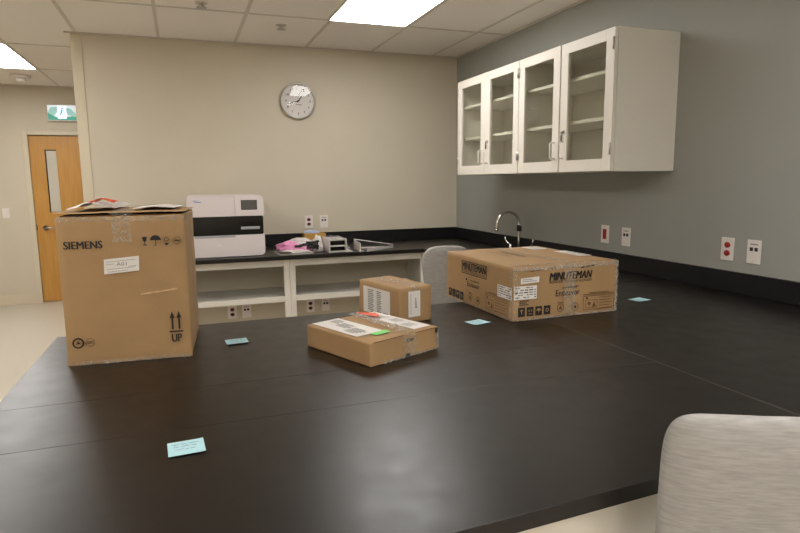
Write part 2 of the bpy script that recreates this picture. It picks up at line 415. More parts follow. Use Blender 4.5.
# wall clock
t = thing('wall_clock', 'round chrome rimmed white wall clock on the beige wall', 'clock', (-1.577, -.0005, 2.206))
RX = Matrix.Rotation(PI/2, 4, 'X')      # local z -> -y
b = B('steel'); b.lathe([(0, 0), (.150, 0), (.160, .012), (.160, .034), (.152, .042), (.144, .040), (.142, .020), (0, .020)], RX, 48); b.build('case', t)
f = F((0, -.0202, 0), (1, 0, 0), (0, 0, 1)); b = B('dial')
f.disc(b, 0, 0, .142, 'dial', .0004, 40)
for k in range(1, 13):
    a = PI/2-2*PI*k/12; w = .013 if k > 9 else .007
    cx, cy = .108*math.cos(a), .108*math.sin(a)
    f.text(b, str(k), cx-w, cx+w, cy-.010, cy+.010, 'ink', .0010, .015)
for k in range(60):
    a = 2*PI*k/60; f.line(b, (.128*math.cos(a), .128*math.sin(a)), (.136*math.cos(a), .136*math.sin(a)), .0022 if k % 5 == 0 else .001, 'ink', .0010)
f.rect(b, -.02, .03, -.035, -.029, 'greyink', .0010)
b.build('dial', t)
for nm, ang, ln, wd in (('hour_hand', 90-39, .062, .010), ('minute_hand', 90-254, .092, .007)):
    a = math.radians(ang); d = Vector((math.cos(a), math.sin(a))); b = B('ink')
    Mx = Matrix.Translation((0, -.024 if nm == 'hour_hand' else -.027, 0)) @ RX @ Matrix.Rotation(a, 4, 'Z')
    b.prism([(-.015, -wd*.5), (ln*.9, -wd*.4), (ln, 0), (ln*.9, wd*.4), (-.015, wd*.5)], Mx, .0015); b.lathe([(0, 0), (.007, 0), (.007, .002), (0, .002)], Mx, 12); b.build(nm, t)
R0 = 1.35
b = B('cover'); b.lathe([(.1425*k/12, .039+(R0*math.cos(.1425*k/12/R0)-R0*math.cos(.1425/R0))) for k in range(12, 0, -1)]+[(0, .039+R0-R0*math.cos(.1425/R0))], RX, 40); b.build('cover_glass', t)

# ------------------------------------------------------------------ wall cabinets
CF, CB, CZ0, CZ1 = -.434, -.002, 1.5317, 2.2808
def wall_cabinet(y0, y1, label):
    """local: x along the wall (towards the viewer = +x), y 0 at wall, -y into the room"""
    w = y1-y0
    t = thing('wall_cabinet', label, 'wall cabinet', (0, y1, CZ0), -PI/2, 'glass door wall cabinets')
    D = -CF; h = CZ1-CZ0; db = D-.022; k = .019
    b = B('white')
    b.box(0, k, -db, -.002, 0, h); b.box(w-k, w, -db, -.002, 0, h); b.box(k, w-k, -db, -.002, 0, k); b.box(k, w-k, -db, -.002, h-k, h); b.box(k, w-k, -.012, -.002, k, h-k)
    b.box(w/2-.012, w/2+.012, -db, -db+.02, k, h-k)
    b.build('carcass', t)
    for z in (2.062-CZ0, 1.812-CZ0):
        B('white').box(k+.002, w-k-.002, -db+.022, -.014, z, z+.020, .002).build('shelf', t)
    hw = w/2
    for i in (0, 1):
        a, c = i*hw+.0025, (i+1)*hw-.0025
        st, rt, rb = .068, .060, .068
        z0, z1 = .002, h-.002
        b = B('white'); y = (-D, -D+.020)
        b.box(a, a+st, *y, z0, z1, .0015); b.box(c-st, c, *y, z0, z1, .0015); b.box(a+st, c-st, *y, z0, z0+rb, .0015); b.box(a+st, c-st, *y, z1-rt, z1, .0015)
        d = b.build('door', t)
        aj = (-math.radians(.65) if 'nearest' in label else 0) if i == 0 else (math.radians(.2) if 'farther' in label else 0)
        if aj:                                   # not quite shut: turned about its hinge edge
            P_ = Vector((0 if i == 0 else w, -D, 0)); d.rotation_euler = (0, 0, aj); d.location = P_-Matrix.Rotation(aj, 3, 'Z') @ P_
        g = B('glass'); g.box(a+st-.004, c-st+.004, -D+.008, -D+.012, z0+rb-.004, z1-rt+.004); g.build('glass_pane', d)
        hx = c-.036 if i == 0 else a+.036
        hd = B('white'); hz0, hz1 = 1.616-CZ0, 1.713-CZ0
        hd.tube([(hx, -D, hz0), (hx, -D-.026, hz0), (hx, -D-.034, hz0+.008), (hx, -D-.034, hz1-.008), (hx, -D-.026, hz1), (hx, -D, hz1)], .0045, 8); hd.build('pull_handle', d)
        ex = a+.006 if i == 0 else c-.006
        for z in (.09, h-.115):
            B('steel').tube([(ex, -D-.003, z), (ex, -D-.003, z+.062)], .0055, 8).build('hinge', d)
        if i == 1:
            lx = a+.034; lz = 1.772-CZ0
            l = B('steel'); l.box(lx-.014, lx+.018, -D-.003, -D, lz-.008, lz+.014, .002); l.lathe([(0, 0), (.009, 0), (.009, .008), (0, .008)], Matrix.Translation((lx+.006, -D-.003, lz+.003)) @ RX, 14)
            l.build('cam_lock', d)
            l = B('navy'); l.box(lx-.016, lx-.004, -D-.008, -D-.004, lz-.052, lz-.018, .003); l.tube([(lx-.010, -D-.006, lz-.018), (lx-.010, -D-.008, lz+.002)], .0025, 6); l.build('key', d)
    return t
wall_cabinet(-2.832, -1.883, 'off-white glass door wall cabinet nearest the viewer, with its plain end panel showing')
wall_cabinet(-1.881, -.932, 'off-white glass door wall cabinet farther away, next to the beige wall corner')

# ------------------------------------------------------------------ back bench and side counter
TH = .033
b = B('worktop'); b.box(-3.12, -.002, -.812, -.002, CT-TH, CT, .003); b.box(-.70, -.002, -2.825, -.808, CT-TH, CT, .003)
top = b.build('bench_worktop'); tag(top, 'black resin worktop running along the beige wall and round to the sink tap', 'countertop')
b = B('splash'); b.box(-3.12, -.022, -.022, -.002, CT, CT+.1055, .002); b.box(-.022, -.002, -4.612, -.002, CT+.0005, CT+.1055, .002); b.build('backsplash', top)

struct(B('beige').box(-3.06, -.60, -.27, -.235, 0, CT-TH-.002).build('trim_3'))
def shelf_bench(x0, x1, label):
    t = thing('shelf_bench', label, 'bench frame', ((x0+x1)/2, -.51, 0), 0, 'open shelf benches under the back worktop')
    hw = (x1-x0)/2; y0, y1 = -.23, .235
    for s in (-1, 1):
        B('white').box(s*hw-(.045 if s > 0 else 0), s*hw+(.045 if s < 0 else 0), y0, y0+.045, 0, CT-TH-.001, .002).build('post', t)
    if 'analyser' in label: B('white').box(-hw-.02, -hw-.001, y0, y1, 0, CT-TH-.001, .001).build('added_end_panel', t)  # unseen left end: panel added to block light from the corridor
    else: B('white').box(hw+.001, hw+.02, y0, y1, 0, CT-TH-.001, .001).build('added_end_panel', t)
    B('white').box(-hw+.045, hw-.045, y0+.002, y0+.022, .822, CT-TH-.001, .0015).build('top_rail', t)
    b = B('white'); b.box(-hw+.002, hw-.002, y0+.045, y1, .552, .578, .001); b.box(-hw+.045, hw-.045, y0+.001, y0+.046, .534, .5785, .002); b.build('shelf', t)
    return t
shelf_bench(-3.02, -1.8265, 'off-white open bench frame with a shelf under the white analyser')
shelf_bench(-1.8255, -.645, 'off-white open bench frame with a shelf behind the small cube carton')
# outlets on the panel below the bench shelf
for f_, x0, lb in ((0, -2.255, 'low power outlet under the back bench shelf, left of the white middle post'), (1, -2.135, 'low data outlet under the back bench shelf, left of the white middle post'),
               (0, -1.575, 'low power outlet under the back bench shelf, right of the white middle post'), (1, -1.435, 'low data outlet under the back bench shelf, right of the white middle post')):
    z = .385
    (data(lb, (x0, -.27, z), 0, gd) if f_ else duplex(lb, (x0, -.27, z), 0, 'maroon', gp))
t = thing('base_cabinet', 'off-white base cabinet under the sink worktop, mostly hidden by the boxes', 'base cabinet', (-.31, -1.8, 0))
b = B('white'); b.box(-.22, .305, -1.0, .96, .1, CT-TH-.001, .002); b.box(-.17, .3, -1.0, .96, 0, .1); b.build('carcass', t)
for y in (-.66, 0, .64):
    d = B('white').box(-.24, -.221, y-.315, y+.315, .12, .862, .003).build('door', t)
    B('steel').tube([(-.24, y+.26, .7), (-.27, y+.26, .7), (-.27, y+.26, .82), (-.24, y+.26, .82)], .005, 8).build('handle', d)

# tap
t = thing('sink_tap', 'chrome gooseneck sink tap with wrist blade handles behind the largest flat carton', 'faucet', (-.1, -1.37, CT))
b = B('chrome'); pts = [(0, 0, .0), (0, 0, .1), (0, 0, .21)]
for k in range(1, 13):
    a = PI*k/12; pts.append((-.1+.1*math.cos(a), 0, .225+.1*math.sin(a)))
pts += [(-.201, 0, .205), (-.203, 0, .185)]
b.tube(pts, .0105, 14); b.lathe([(0, 0), (.026, 0), (.026, .008), (.016, .03), (.011, .034)], None, 20); b.tube([(-.2028, 0, .192), (-.2035, 0, .178)], .0135, 14); b.build('spout', t)
b = B('dark'); b.lathe([(.0108, 0), (.019, .004), (.021, .02), (.021, .034), (.018, .052), (.0108, .056)], Matrix.Translation((0, 0, .168)), 16); b.build('vacuum_breaker', t)
b = B('chrome'); b.lathe([(.011, .20), (.017, .205), (.017, .225), (.011, .23)], None, 16); b.tube([(.0, -.012, .215), (.0, -.035, .22)], .006, 8); b.build('union_collar', t)
for s in (1, -1):
    y = s*.125 if s > 0 else -.175
    b = B('chrome'); b.lathe([(0, 0), (.024, 0), (.024, .008), (.016, .03), (.015, .05), (0, .055)], Matrix.Translation((0, y, 0)), 18)
    b.tube([(0, y, .048), (-.012, y+.03, .062), (-.018, y+.055, .085), (-.018, y+.06, .112)] if s > 0 else [(0, y, .048), (.0, y-.0, .07), (-.01, y-.04, .085), (-.012, y-.05, .125)], [.008, .007, .007, .009], 10); b.build('handle', t)

# ------------------------------------------------------------------ peninsula
PX0, PX1, PY0, PY1 = -3.090, -.0225, -4.652, -2.962
b = B('worktop')
g = .0009
ys = [PY0, -4.05, -3.757, PY1]
for i in range(3):
    b.box(PX0, -1.22-g, ys[i]+(g*.4 if i else 0), ys[i+1]-(g*.4 if i < 2 else 0), CT-TH, CT, .0006, seg=1)
b.box(-1.22+g, PX1, PY0, -2.83, CT-TH, CT, .0006, seg=1)
for y in ys[1:3]: b.box(PX0+.014, -1.225, y-.004, y+.004, CT-TH+.001, CT-.0016, m='splash')
b.box(-1.2212, -1.2188, PY0+.006, PY1-.004, CT-TH+.002, CT+.0001, m='joint_glint')  # seam line coloured light to stand in for its reflection
for v in b.bm.verts:                       # the slabs are not laid quite square
    if v.co.y < PY0+.012: v.co.y += .05*(min(v.co.x, -1.22)+1.96)
    if v.co.x < PX0+.012: v.co.x -= .02*(PY1-v.co.y)
tag(b.build('peninsula_worktop'), 'wide black resin peninsula worktop in the foreground carrying the cartons', 'countertop')
t = thing('peninsula_cabinet', 'off-white frame under the front edge of the black peninsula', 'base cabinet', (-1.55, -3.8, 0))
b = B('white'); b.box(-1.45, 1.52, -.785, -.760, .752, CT-TH-.001, .002); b.build('front_apron', t)
b = B('white'); b.box(-1.45, 1.52, .755, .78, .777, CT-TH-.001, .002); b.build('back_apron', t)
for x in (-1.45, .75, 1.47):
    b = B('white'); b.box(x, x+.05, -.759, .754, .8, CT-TH-.001); b.build('cross_rail', t)
    for y in (-.759, -.025, .704): B('white').box(x+.001, x+.049, y, y+.05, 0, .8, .002).build('leg', t)
b = B('white'); b.box(-1.40, 1.47, -.012, .012, .12, .8); b.build('modesty_panel', t)

# ------------------------------------------------------------------ cartons
def rough_box(b, w, d, h, m='card', amp=.0025, n=10, rnd=.006, seed=0):
    """cardboard body: subdivided box with soft edges and slight dents. local origin at centre of base"""
    def P(x, y, z):
        q = Vector((x, y, z)); k = noise.noise_vector(Vector((x*7+seed, y*7, z*7)))*amp + noise.noise_vector(Vector((x*25+seed, y*25, z*25)))*amp*.35
        e = Vector((0, 0, 0))
        ax = min(w/2-abs(x), rnd); ay = min(d/2-abs(y), rnd); az = min(h-z, z, rnd)
        ex = sum(1 for a in (ax, ay, az) if a < 1e-6)
        if ex >= 2:
            if ax < 1e-6: e.x -= math.copysign(rnd*.35, x)
            if ay < 1e-6: e.y -= math.copysign(rnd*.35, y)
            if az < 1e-6: e.z -= rnd*.35 if z > h/2 else -rnd*.1
        if z < 1e-6: k.z = 0; e.z = 0
        return q+k+e
    mi = b._mi(m); cache = {}
    def V(i, j, k_, N):
        key = (i, j, k_)
        if key not in cache:
            f = lambda a: 0 if a == 0 else 1 if a == N else (rnd/max(w, d) if a == 1 else 1-rnd/max(w, d) if a == N-1 else (a-1)/(N-2))
            cache[key] = b.bm.verts.new(P(-w/2+w*f(i), -d/2+d*f(j), h*f(k_)))
        return cache[key]
    N = n
    for i in range(N):
        for j in range(N):
            for lo in (0, N):
                for quad in ([(i, j, lo), (i+1, j, lo), (i+1, j+1, lo), (i, j+1, lo)], [(i, lo, j), (i+1, lo, j), (i+1, lo, j+1), (i, lo, j+1)], [(lo, i, j), (lo, i+1, j), (lo, i+1, j+1), (lo, i, j+1)]):
                    f = b.bm.faces.new([V(*q, N) for q in quad]); f.material_index = mi; f.smooth = True
def crumple_strip(b, path, widthdir, w, m, amp=.002, seed=0, n=5, sub=6, lift=.0015, jag=.0):
    """tape laid along path (list of (point, normal)), width along widthdir, wrinkled outwards"""
    pts = []
    for (p, nn), (q, mm) in zip(path, path[1:]):
        for k in range(sub): pts.append((Vector(p).lerp(Vector(q), k/sub), Vector(nn).lerp(Vector(mm), k/sub).normalized()))
    pts.append((Vector(path[-1][0]), Vector(path[-1][1])))
    wd = Vector(widthdir); L_ = len(pts)-1
    def fn(u, v):
        i = round(u*L_); p, nn = pts[i]
        q = p+wd*w*(v-.5)*(1+jag*noise.noise(Vector((i*.7+seed, 3.1, v*2))))
        k = abs(noise.noise(Vector((i*.55+seed, v*4.3, seed*1.7))))+.4*abs(noise.noise(Vector((i*1.9+seed, v*9, 2))))
        return q+nn*(lift+amp*k)
    b.grid(fn, L_, n, m, smooth=False)
X, Y, Z = Vector((1, 0, 0)), Vector((0, 1, 0)), Vector((0, 0, 1))

# --- tall carton
a0 = math.radians(-4.5); w, d, h = .379, .40, .489
ctr = Vector((-2.985, -3.397))+Vector((math.cos(a0), math.sin(a0)))*w/2+Vector((-math.sin(a0), math.cos(a0)))*d/2
t = thing('cardboard_carton', 'tall brown cardboard carton with SIEMENS printed on it at left of the peninsula', 'cardboard box', (ctr.x, ctr.y, CT+.001), a0, 'cardboard cartons on the peninsula')
b = B('card'); rough_box(b, w, d, h-.012, amp=.003, n=16, seed=3, rnd=.004); b.build('carton_body', t)
# top flaps: bowed, their free edge standing a little open over a dark slit
b = B('card_in'); b.box(-w/2+.012, w/2-.012, -d/2+.012, d/2-.012, h-.016, h-.009); b.build('inner_flap', t)
def flap(y0, y1, z0, z1, seed):
    b = B('card')
    def fn(u, v, dz=0): return (-w/2-.002+(w+.006)*u, y0+(y1-y0)*v, z0+(z1-z0)*v+.004*noise.noise(Vector((u*3+seed, v*2, 1)))+.006*math.sin(PI*u)*v*(1 if seed == 1 else .4)+dz)
    b.grid(fn, 14, 6); b.grid(lambda u, v: fn(u, v, .004), 14, 6)
    for vv in (0, 1): b.grid(lambda u, v: fn(u, vv, .004*v), 14, 1, m='card_edge')
    for uu in (0, 1): b.grid(lambda u, v: fn(uu, v, .004*u), 1, 6, m='card_edge')
    return b.build('flap', t)
flap(d/2+.001, .004, h-.010, h-.002, 1)
flap(-d/2+.006, .0, h-.002, h-.004, 2)
f = F((-w/2, -d/2, 0), X, Z)
b = B('ink'); f.text(b, 'SIEMENS', .018, .130, .376, .400, 'ink', .0035, .045); part_label(b.build('printed_lettering', t), 'black printed word SIEMENS')
b = B('ink'); o = .0035
# goblet
f.poly(b, [(.247, .408), (.262, .408), (.260, .396), (.2555, .391), (.2535, .391), (.249, .396)], 'ink', o); f.rect(b, .2535, .2555, .383, .391, 'ink', o); f.rect(b, .249, .260, .380, .383, 'ink', o)
# umbrella
f.disc(b, .287, .396, .0165, 'ink', o, 14, 0, PI); f.rect(b, .286, .288, .379, .397, 'ink', o); f.rect(b, .281, .288, .379, .381, 'ink', o)
# sun over box
f.ring(b, .320, .398, .005, .008, 'faint', o, 14)
for k in range(8): f.line(b, (.320+.010*math.cos(k*PI/4), .398+.010*math.sin(k*PI/4)), (.320+.014*math.cos(k*PI/4), .398+.014*math.sin(k*PI/4)), .0015, 'faint', o)
f.poly(b, [(.312, .386), (.328, .386), (.320, .377)], 'ink', o)
f.ring(b, .353, .393, .0105, .0125, 'faint', o); f.rect(b, .345, .361, .391, .395, 'ink', o); f.rect(b, .347, .351, .396, .399, 'faint', o); f.rect(b, .355, .359, .387, .390, 'faint', o)
part_label(b.build('symbol_row', t), 'row of four small black handling symbols'); b = B('ink')
# arrows and UP
for u in (.322, .343):
    f.rect(b, u-.003, u+.003, .098, .142, 'ink', o); f.poly(b, [(u-.008, .136), (u+.008, .136), (u, .158)], 'ink', o)
f.rect(b, .311, .354, .088, .093, 'ink', o); f.text(b, 'UP', .317, .349, .055, .082, 'ink', o, .04)
part_label(b.build('up_arrows', t), 'two black arrows above the word UP'); b = B('ink')
# recycling mark
f.ring(b, .036, .074, .0125, .0175, 'ink', o)
for k in range(3):
    a = PI/2+k*2*PI/3; f.poly(b, [(.036+.009*math.cos(a), .074+.009*math.sin(a)), (.036+.006*math.cos(a+2.2), .074+.006*math.sin(a+2.2)), (.036+.003*math.cos(a-2.2), .074+.003*math.sin(a-2.2))], 'ink', o)
f.ring(b, .071, .074, .012, .0138, 'faint', o); f.rect(b, .062, .080, .0755, .078, 'faint', o); f.rect(b, .062, .080, .0705, .073, 'faint', o)
part_label(b.build('recycling_mark', t), 'round black recycling mark')
b = B('paper'); q = lambda u, v: f.p(u, v, .0038)
b.quad([q(.128, .292), q(.232, .300), q(.234, .348), q(.130, .340)], 'paper')
for k, (u0, u1) in enumerate(((.135, .225), (.135, .16), (.20, .225), (.135, .222), (.14, .2))):
    f.line(b, (u0, .331-k*.008), (u1, .331-k*.008+.07*(u1-u0)), .0012, 'greyink', .0044)
f.text(b, 'A01', .166, .196, .318, .330, 'greyink', .0044)
part_label(b.build('address_label', t), 'white address label stuck slightly askew')
b = B('tape')
crumple_strip(b, [((0.0, -d/2-.002, h*.80), -Y), ((0, -d/2-.002, h-.02), -Y), ((0, -d/2, h-.001), (0, -.7, .7)), ((0, -d/2+.05, h+.005), Z), ((0, d/2, h+.004), Z)], X, .055, 'tape', .005, 4, 6, 7, jag=.5); b.build('tape_strip', t)
b = B('tape')
crumple_strip(b, [((-w/2, -d/2-.0015, h-.020), -Y), ((w/2-.01, -d/2-.0015, h-.022), -Y), ((w/2+.002, -d/2+.01, h-.022), X), ((w/2+.002, d/2, h-.024), X)], Z, .016, 'tape', .003, 9, 3, 10, jag=.4); b.build('tape_strip', t)
b = B('tape')
crumple_strip(b, [((w/2+.002, -.02, .03), X), ((w/2+.002, -.02, h-.03), X), ((w/2+.001, -.02, h), (.7, 0, .7))], Y, .06, 'tape', .004, 2, 4, 10, jag=.4); b.build('tape_strip', t)
b = B('tape')
crumple_strip(b, [((-w/2+.01, -d/2-.0015, .006), -Y), ((w/2-.01, -d/2-.0015, .006), -Y)], Z, .012, 'tape', .003, 12, 2, 16, jag=.8); b.build('tape_strip', t)
b = B('card_edge'); crumple_strip(b, [((.042, -d/2-.002, .222), -Y), ((.155, -d/2-.002, .234), -Y)], Z, .006, 'card_edge', .003, 21, 2, 9, jag=.8); part_label(b.build('crease', t), 'torn crease in the front panel')
# papers and orange sticker taped on the top
def sheet(name, x0, x1, y0, y1, z, amp, m, seed, bow=.0):
    b = B(m); b.grid(lambda u, v: (x0+(x1-x0)*u+.01*v, y0+(y1-y0)*v, z+bow*math.sin(PI*u)+amp*(noise.noise(Vector((u*3+seed, v*3, seed)))+.4*noise.noise(Vector((u*9+seed, v*9, 5))))), 16, 10, m, smooth=False)
    return b.build(name, t)
part_label(sheet('paper_pouch', -w/2+.03, -.02, -d/2+.012, d/2-.12, h+.012, .010, 'milk', 5, .014), 'crumpled white paper pouch on top')
part_label(sheet('orange_sticker', -w/2+.085, -.03, -d/2+.05, -d/2+.11, h+.030, .008, 'orange', 8, .010), 'orange red sticker on the pouch')
part_label(sheet('top_label', .03, w/2-.03, -d/2+.03, d/2-.15, h+.009, .003, 'paper', 2, .004), 'white label on top')

# --- wide carton
a0 = .023; w, d, h = .530, .620, .226
U_, V_ = Vector((math.cos(a0), math.sin(a0))), Vector((-math.sin(a0), math.cos(a0)))
ctr = Vector((-1.368, -3.413))+U_*w/2+V_*d/2
t = thing('cardboard_carton', 'wide taped brown carton printed MINUTEMAN with black text, at right of the peninsula', 'cardboard box', (ctr.x, ctr.y, CT+.001), a0, 'cardboard cartons on the peninsula')
b = B('card'); rough_box(b, w, d, h, amp=.003, n=14, seed=11, rnd=.004); b.build('carton_body', t)
fr = F((-w/2, -d/2, 0), X, Z); fl = F((-w/2, d/2, 0), -Y, Z); o = .0035
def brand(f, b, u0, u1, v0, v1, sh):
    f.text(b, 'MINUTEMAN', u0, u1, v0+(v1-v0)*.28, v1, 'ink', o, .05, sh)
    f.text(b, 'POWER TECHNOLOGIES', u0, u1, v0, v0+(v1-v0)*.2, 'ink', o, .015, sh)
    f.rect(b, u0-.002, u0+(u1-u0)*.46, v0+(v1-v0)*.235, v0+(v1-v0)*.26, 'ink', o)
def icons(f, b, u0, v0, n=4, s=.033, gap=.0085):
    for k in range(n):
        u = u0+k*(s+gap); f.rect(b, u, u+s, v0, v0+s*1.15, 'ink', o)
        cu, cv = u+s/2, v0+s*.58
        if k == 0: f.rect(b, cu-.002, cu+.002, cv-.008, cv+.008, 'card', o+.0004); f.rect(b, cu-.007, cu+.007, cv+.005, cv+.010, 'card', o+.0004)
        elif k == 1: f.poly(b, [(cu-.009, cv), (cu-.003, cv), (cu-.006, cv+.012)], 'card', o+.0004); f.poly(b, [(cu+.003, cv), (cu+.009, cv), (cu+.006, cv+.012)], 'card', o+.0004); f.rect(b, cu-.009, cu+.009, cv-.011, cv-.008, 'card', o+.0004)
        elif k == 2: f.disc(b, cu, cv, .011, 'card', o+.0004, 12, 0, PI); f.rect(b, cu-.001, cu+.001, cv-.01, cv, 'card', o+.0004)
        else: f.ring(b, cu, cv, .005, .008, 'card', o+.0004, 12)
def warnbox(f, b, u0, u1, v0, v1):
    f.frame(b, u0, u1, v0, v1, .0022, 'faint', o)
    f.poly(b, [(u0+.014, v1-.014), (u0+.026, v1-.014), (u0+.02, v1-.003)], 'ink', o)
    f.frame(b, u0+.012, u0+.075, v0+.008, v1-.018, .0018, 'faint', o)
    f.disc(b, u0+.032, v0+.028, .008, 'faint', o, 10); f.poly(b, [(u0+.048, v0+.012), (u0+.068, v0+.012), (u0+.058, v0+.036)], 'faint', o)
    for k in range(5): f.rect(b, u0+.084, u1-.012-.012*(k % 2), v1-.012-k*.012, v1-.0095-k*.012, 'faint', o)
    f.rect(b, u0, u1, v1+.005, v1+.008, 'faint', o); f.rect(b, u0+.03, u1-.03, v1+.011, v1+.014, 'faint', o)
def rounds(f, b, u, v):
    f.ring(b, u, v, .015, .018, 'faint', o); f.poly(b, [(u-.01, v-.007), (u+.01, v-.007), (u, v+.011)], 'faint', o); f.rect(b, u-.016, u+.016, v+.02, v+.024, 'faint', o)
    f.ring(b, u+.075, v-.002, .015, .018, 'faint', o); f.disc(b, u+.075, v-.002, .007, 'ink', o, 10)
b = B('ink'); brand(fr, b, .172, .392, .146, .192, .25); part_label(b.build('printed_lettering', t), 'black MINUTEMAN lettering on the near end')
b = B('ink'); fr.text(b, 'Endeavor', .207, .328, .090, .116, 'ink', o, .005); fr.rect(b, .24, .315, .122, .125, 'ink', o); fr.rect(b, .27, .325, .127, .129, 'ink', o); b.build('printed_lettering', t)
b = B('ink'); rounds(fr, b, .232, .040); b.build('round_marks', t)
b = B('ink'); warnbox(fr, b, .348, .514, .018, .080); b.build('warning_panel', t)
b = B('ink'); icons(fr, b, .024, .018)
for k in range(3): fr.rect(b, .03, .075-.01*(k % 2), .066+k*.008, .069+k*.008, 'ink', o)
part_label(b.build('symbol_row', t), 'row of black square handling symbols on the near end')
b = B('ink'); brand(fl, b, .180, .402, .150, .197, 0); fl.frame(b, .172, .410, .144, .203, .003, 'ink', o); b.build('printed_lettering', t)
b = B('ink'); fl.text(b, 'Endeavor', .232, .345, .088, .110, 'ink', o, .005); fl.rect(b, .26, .345, .116, .119, 'ink', o); fl.disc(b, .222, .118, .006, 'ink', o, 10); b.build('printed_lettering', t)
b = B('ink'); icons(fl, b, .035, .012); b.build('symbol_row', t)
b = B('ink'); rounds(fl, b, .26, .038); b.build('round_marks', t)
b = B('ink'); warnbox(fl, b, .40, .59, .016, .080); b.build('warning_panel', t)
def ship_label(f, b, u0, u1, v0, v1, seed, o_=.004):
    rr = random.Random(seed); f.rect(b, u0, u1, v0, v1, 'paper', o_)
    n = 5; hgt = (v1-v0)
    for k in range(n):
        v = v1-hgt*(.12+.18*k); u = u0+.006
        while u < u1-.012:
            l = rr.uniform(.006, .022); f.rect(b, u, min(u+l, u1-.004), v-hgt*.045, v+hgt*.03, 'greyink' if rr.random() < .6 else 'ink', o_+.0005) if rr.random() < .75 else None
            u += l+.004
b = B('paper'); ship_label(fr, b, .002, .112, .090, .146, 4); ship_label(fl, b, .505, .618, .088, .140, 5); part_label(b.build('shipping_label', t), 'white shipping label wrapped round the near corner')
b = B('paper'); fr.poly(b, [(.034, .154), (.122, .158), (.123, .182), (.034, .178)], 'paper', .0042)
for k in range(2): fr.rect(b, .042, .11-.02*k, .164+.007*k, .166+.007*k, 'greyink', .0047)
b.build('small_label', t)
ft = F((-w/2, -d/2, h), X, Y)
b = B('ink')
# product name printed along the top, reading from the left side
ftl = F((-w/2, d/2, h), -Y, X)
ftl.text(b, 'MINUTEMAN', .16, .375, .20, .232, 'ink', .0032, .03); b.build('printed_lettering', t); b = B('ink'); ftl.text(b, 'POWER TECHNOLOGIES', .12, .34, .155, .170, 'faint', .0032, .01)
b.build('printed_lettering', t)
b = B('paper')
ft.rect(b, .405, .49, .46, .575, 'paper', .0036); ft.rect(b, .45, .52, .16, .36, 'paper', .0036)
for k in range(4): ft.rect(b, .415, .48, .475+.025*k, .48+.025*k, 'greyink', .0041); ft.rect(b, .458, .51, .18+.04*k, .19+.04*k, 'greyink', .0041)
part_label(b.build('top_labels', t), 'white labels on the top')
b = B('ptape')
crumple_strip(b, [((0.012, -d/2-.002, .008), -Y), ((.012, -d/2-.002, h-.02), -Y), ((.012, -d/2, h), (0, -.7, .7)), ((.012, -d/2+.03, h+.002), Z), ((.012, d/2-.02, h+.002), Z)], X, .058, 'tape', .003, 31, 4, 9, jag=.15); part_label(b.build('tape_strip', t), 'clear tape over the centre seam')
for k, (p, wd, sd) in enumerate((([((-w/2+.002, -d/2-.0015, h-.010), -Y), ((w/2-.002, -d/2-.0015, h-.010), -Y)], (0, 0, .018), 41), ([((-w/2, -d/2+.012, h+.001), Z), ((w/2, -d/2+.012, h+.001), Z)], (0, .022, 0), 43),
                                 ([((w/2-.008, -d/2-.0015, .004), -Y), ((w/2-.008, -d/2-.0015, h-.004), -Y)], (.015, 0, 0), 47), ([((-w/2+.010, -d/2-.0015, .004), -Y), ((-w/2+.010, -d/2-.0015, h-.004), -Y)], (.022, 0, 0), 53),
                                 ([((-w/2+.004, -d/2-.0015, .006), -Y), ((w/2-.004, -d/2-.0015, .006), -Y)], (0, 0, .010), 59), ([((-w/2-.0015, -d/2+.010, .004), -X), ((-w/2-.0015, -d/2+.010, h-.004), -X)], (0, .02, 0), 61),
                                 ([((-w/2-.001, d/2-.01, .006), -X), ((-w/2-.001, -d/2+.01, .006), -X)], (0, 0, .010), 67))):
    b = B('ptape'); crumple_strip(b, p, Vector(wd).normalized(), Vector(wd).length, 'ptape' if k in (0, 2, 4) else 'tape', .005, sd, 3, 22, jag=.7); b.build('edge_tape', t)
b = B('card_in'); ft.rect(b, .008, .18, .006, .012, 'card_in', .0034); ft.rect(b, .33, .5, .005, .010, 'card_in', .0034); fr.line(b, (.33, .205), (.40, .212), .006, 'ink', .0034); fr.line(b, (.08, .205), (.2, .212), .004, 'card_in', .0034); part_label(b.build('torn_edge', t), 'dark torn edge of the top flap')

# --- flat carton
a0 = .398; w, d, h = .304, .345, .078
U_, V_ = Vector((math.cos(a0), math.sin(a0))), Vector((-math.sin(a0), math.cos(a0)))
ctr = Vector((-2.087, -3.769))+U_*w/2+V_*d/2
t = thing('cardboard_carton', 'low flat brown carton with white labels, silver tape and an orange mark on top', 'cardboard box', (ctr.x, ctr.y, CT+.001), a0, 'cardboard cartons on the peninsula')
b = B('card'); rough_box(b, w, d, h, amp=.0028, n=12, seed=23, rnd=.0035); b.build('carton_body', t)
ft = F((-w/2, -d/2, h), X, Y); ff = F((-w/2, -d/2, 0), X, Z)
ftl = F((-w/2, d/2, h), -Y, X)       # reads from the left long side
b = B('paper'); ftl.rect(b, .012, .265, .012, .128, 'paper', .0034)
rr = random.Random(3)
for (u0, u1, v0, v1, n) in ((.03, .085, .075, .115, 4), (.09, .16, .055, .10, 6), (.17, .245, .03, .085, 8)):
    for k in range(n): ftl.rect(b, u0, u1-rr.uniform(0, .02), v0+(v1-v0)*k/n, v0+(v1-v0)*(k+.5)/n, 'greyink', .0040)
part_label(b.build('shipping_label', t), 'large white shipping label on the left half of the top')
b = B('paper'); ftl.rect(b, .02, .325, .212, .292, 'paper', .0034)
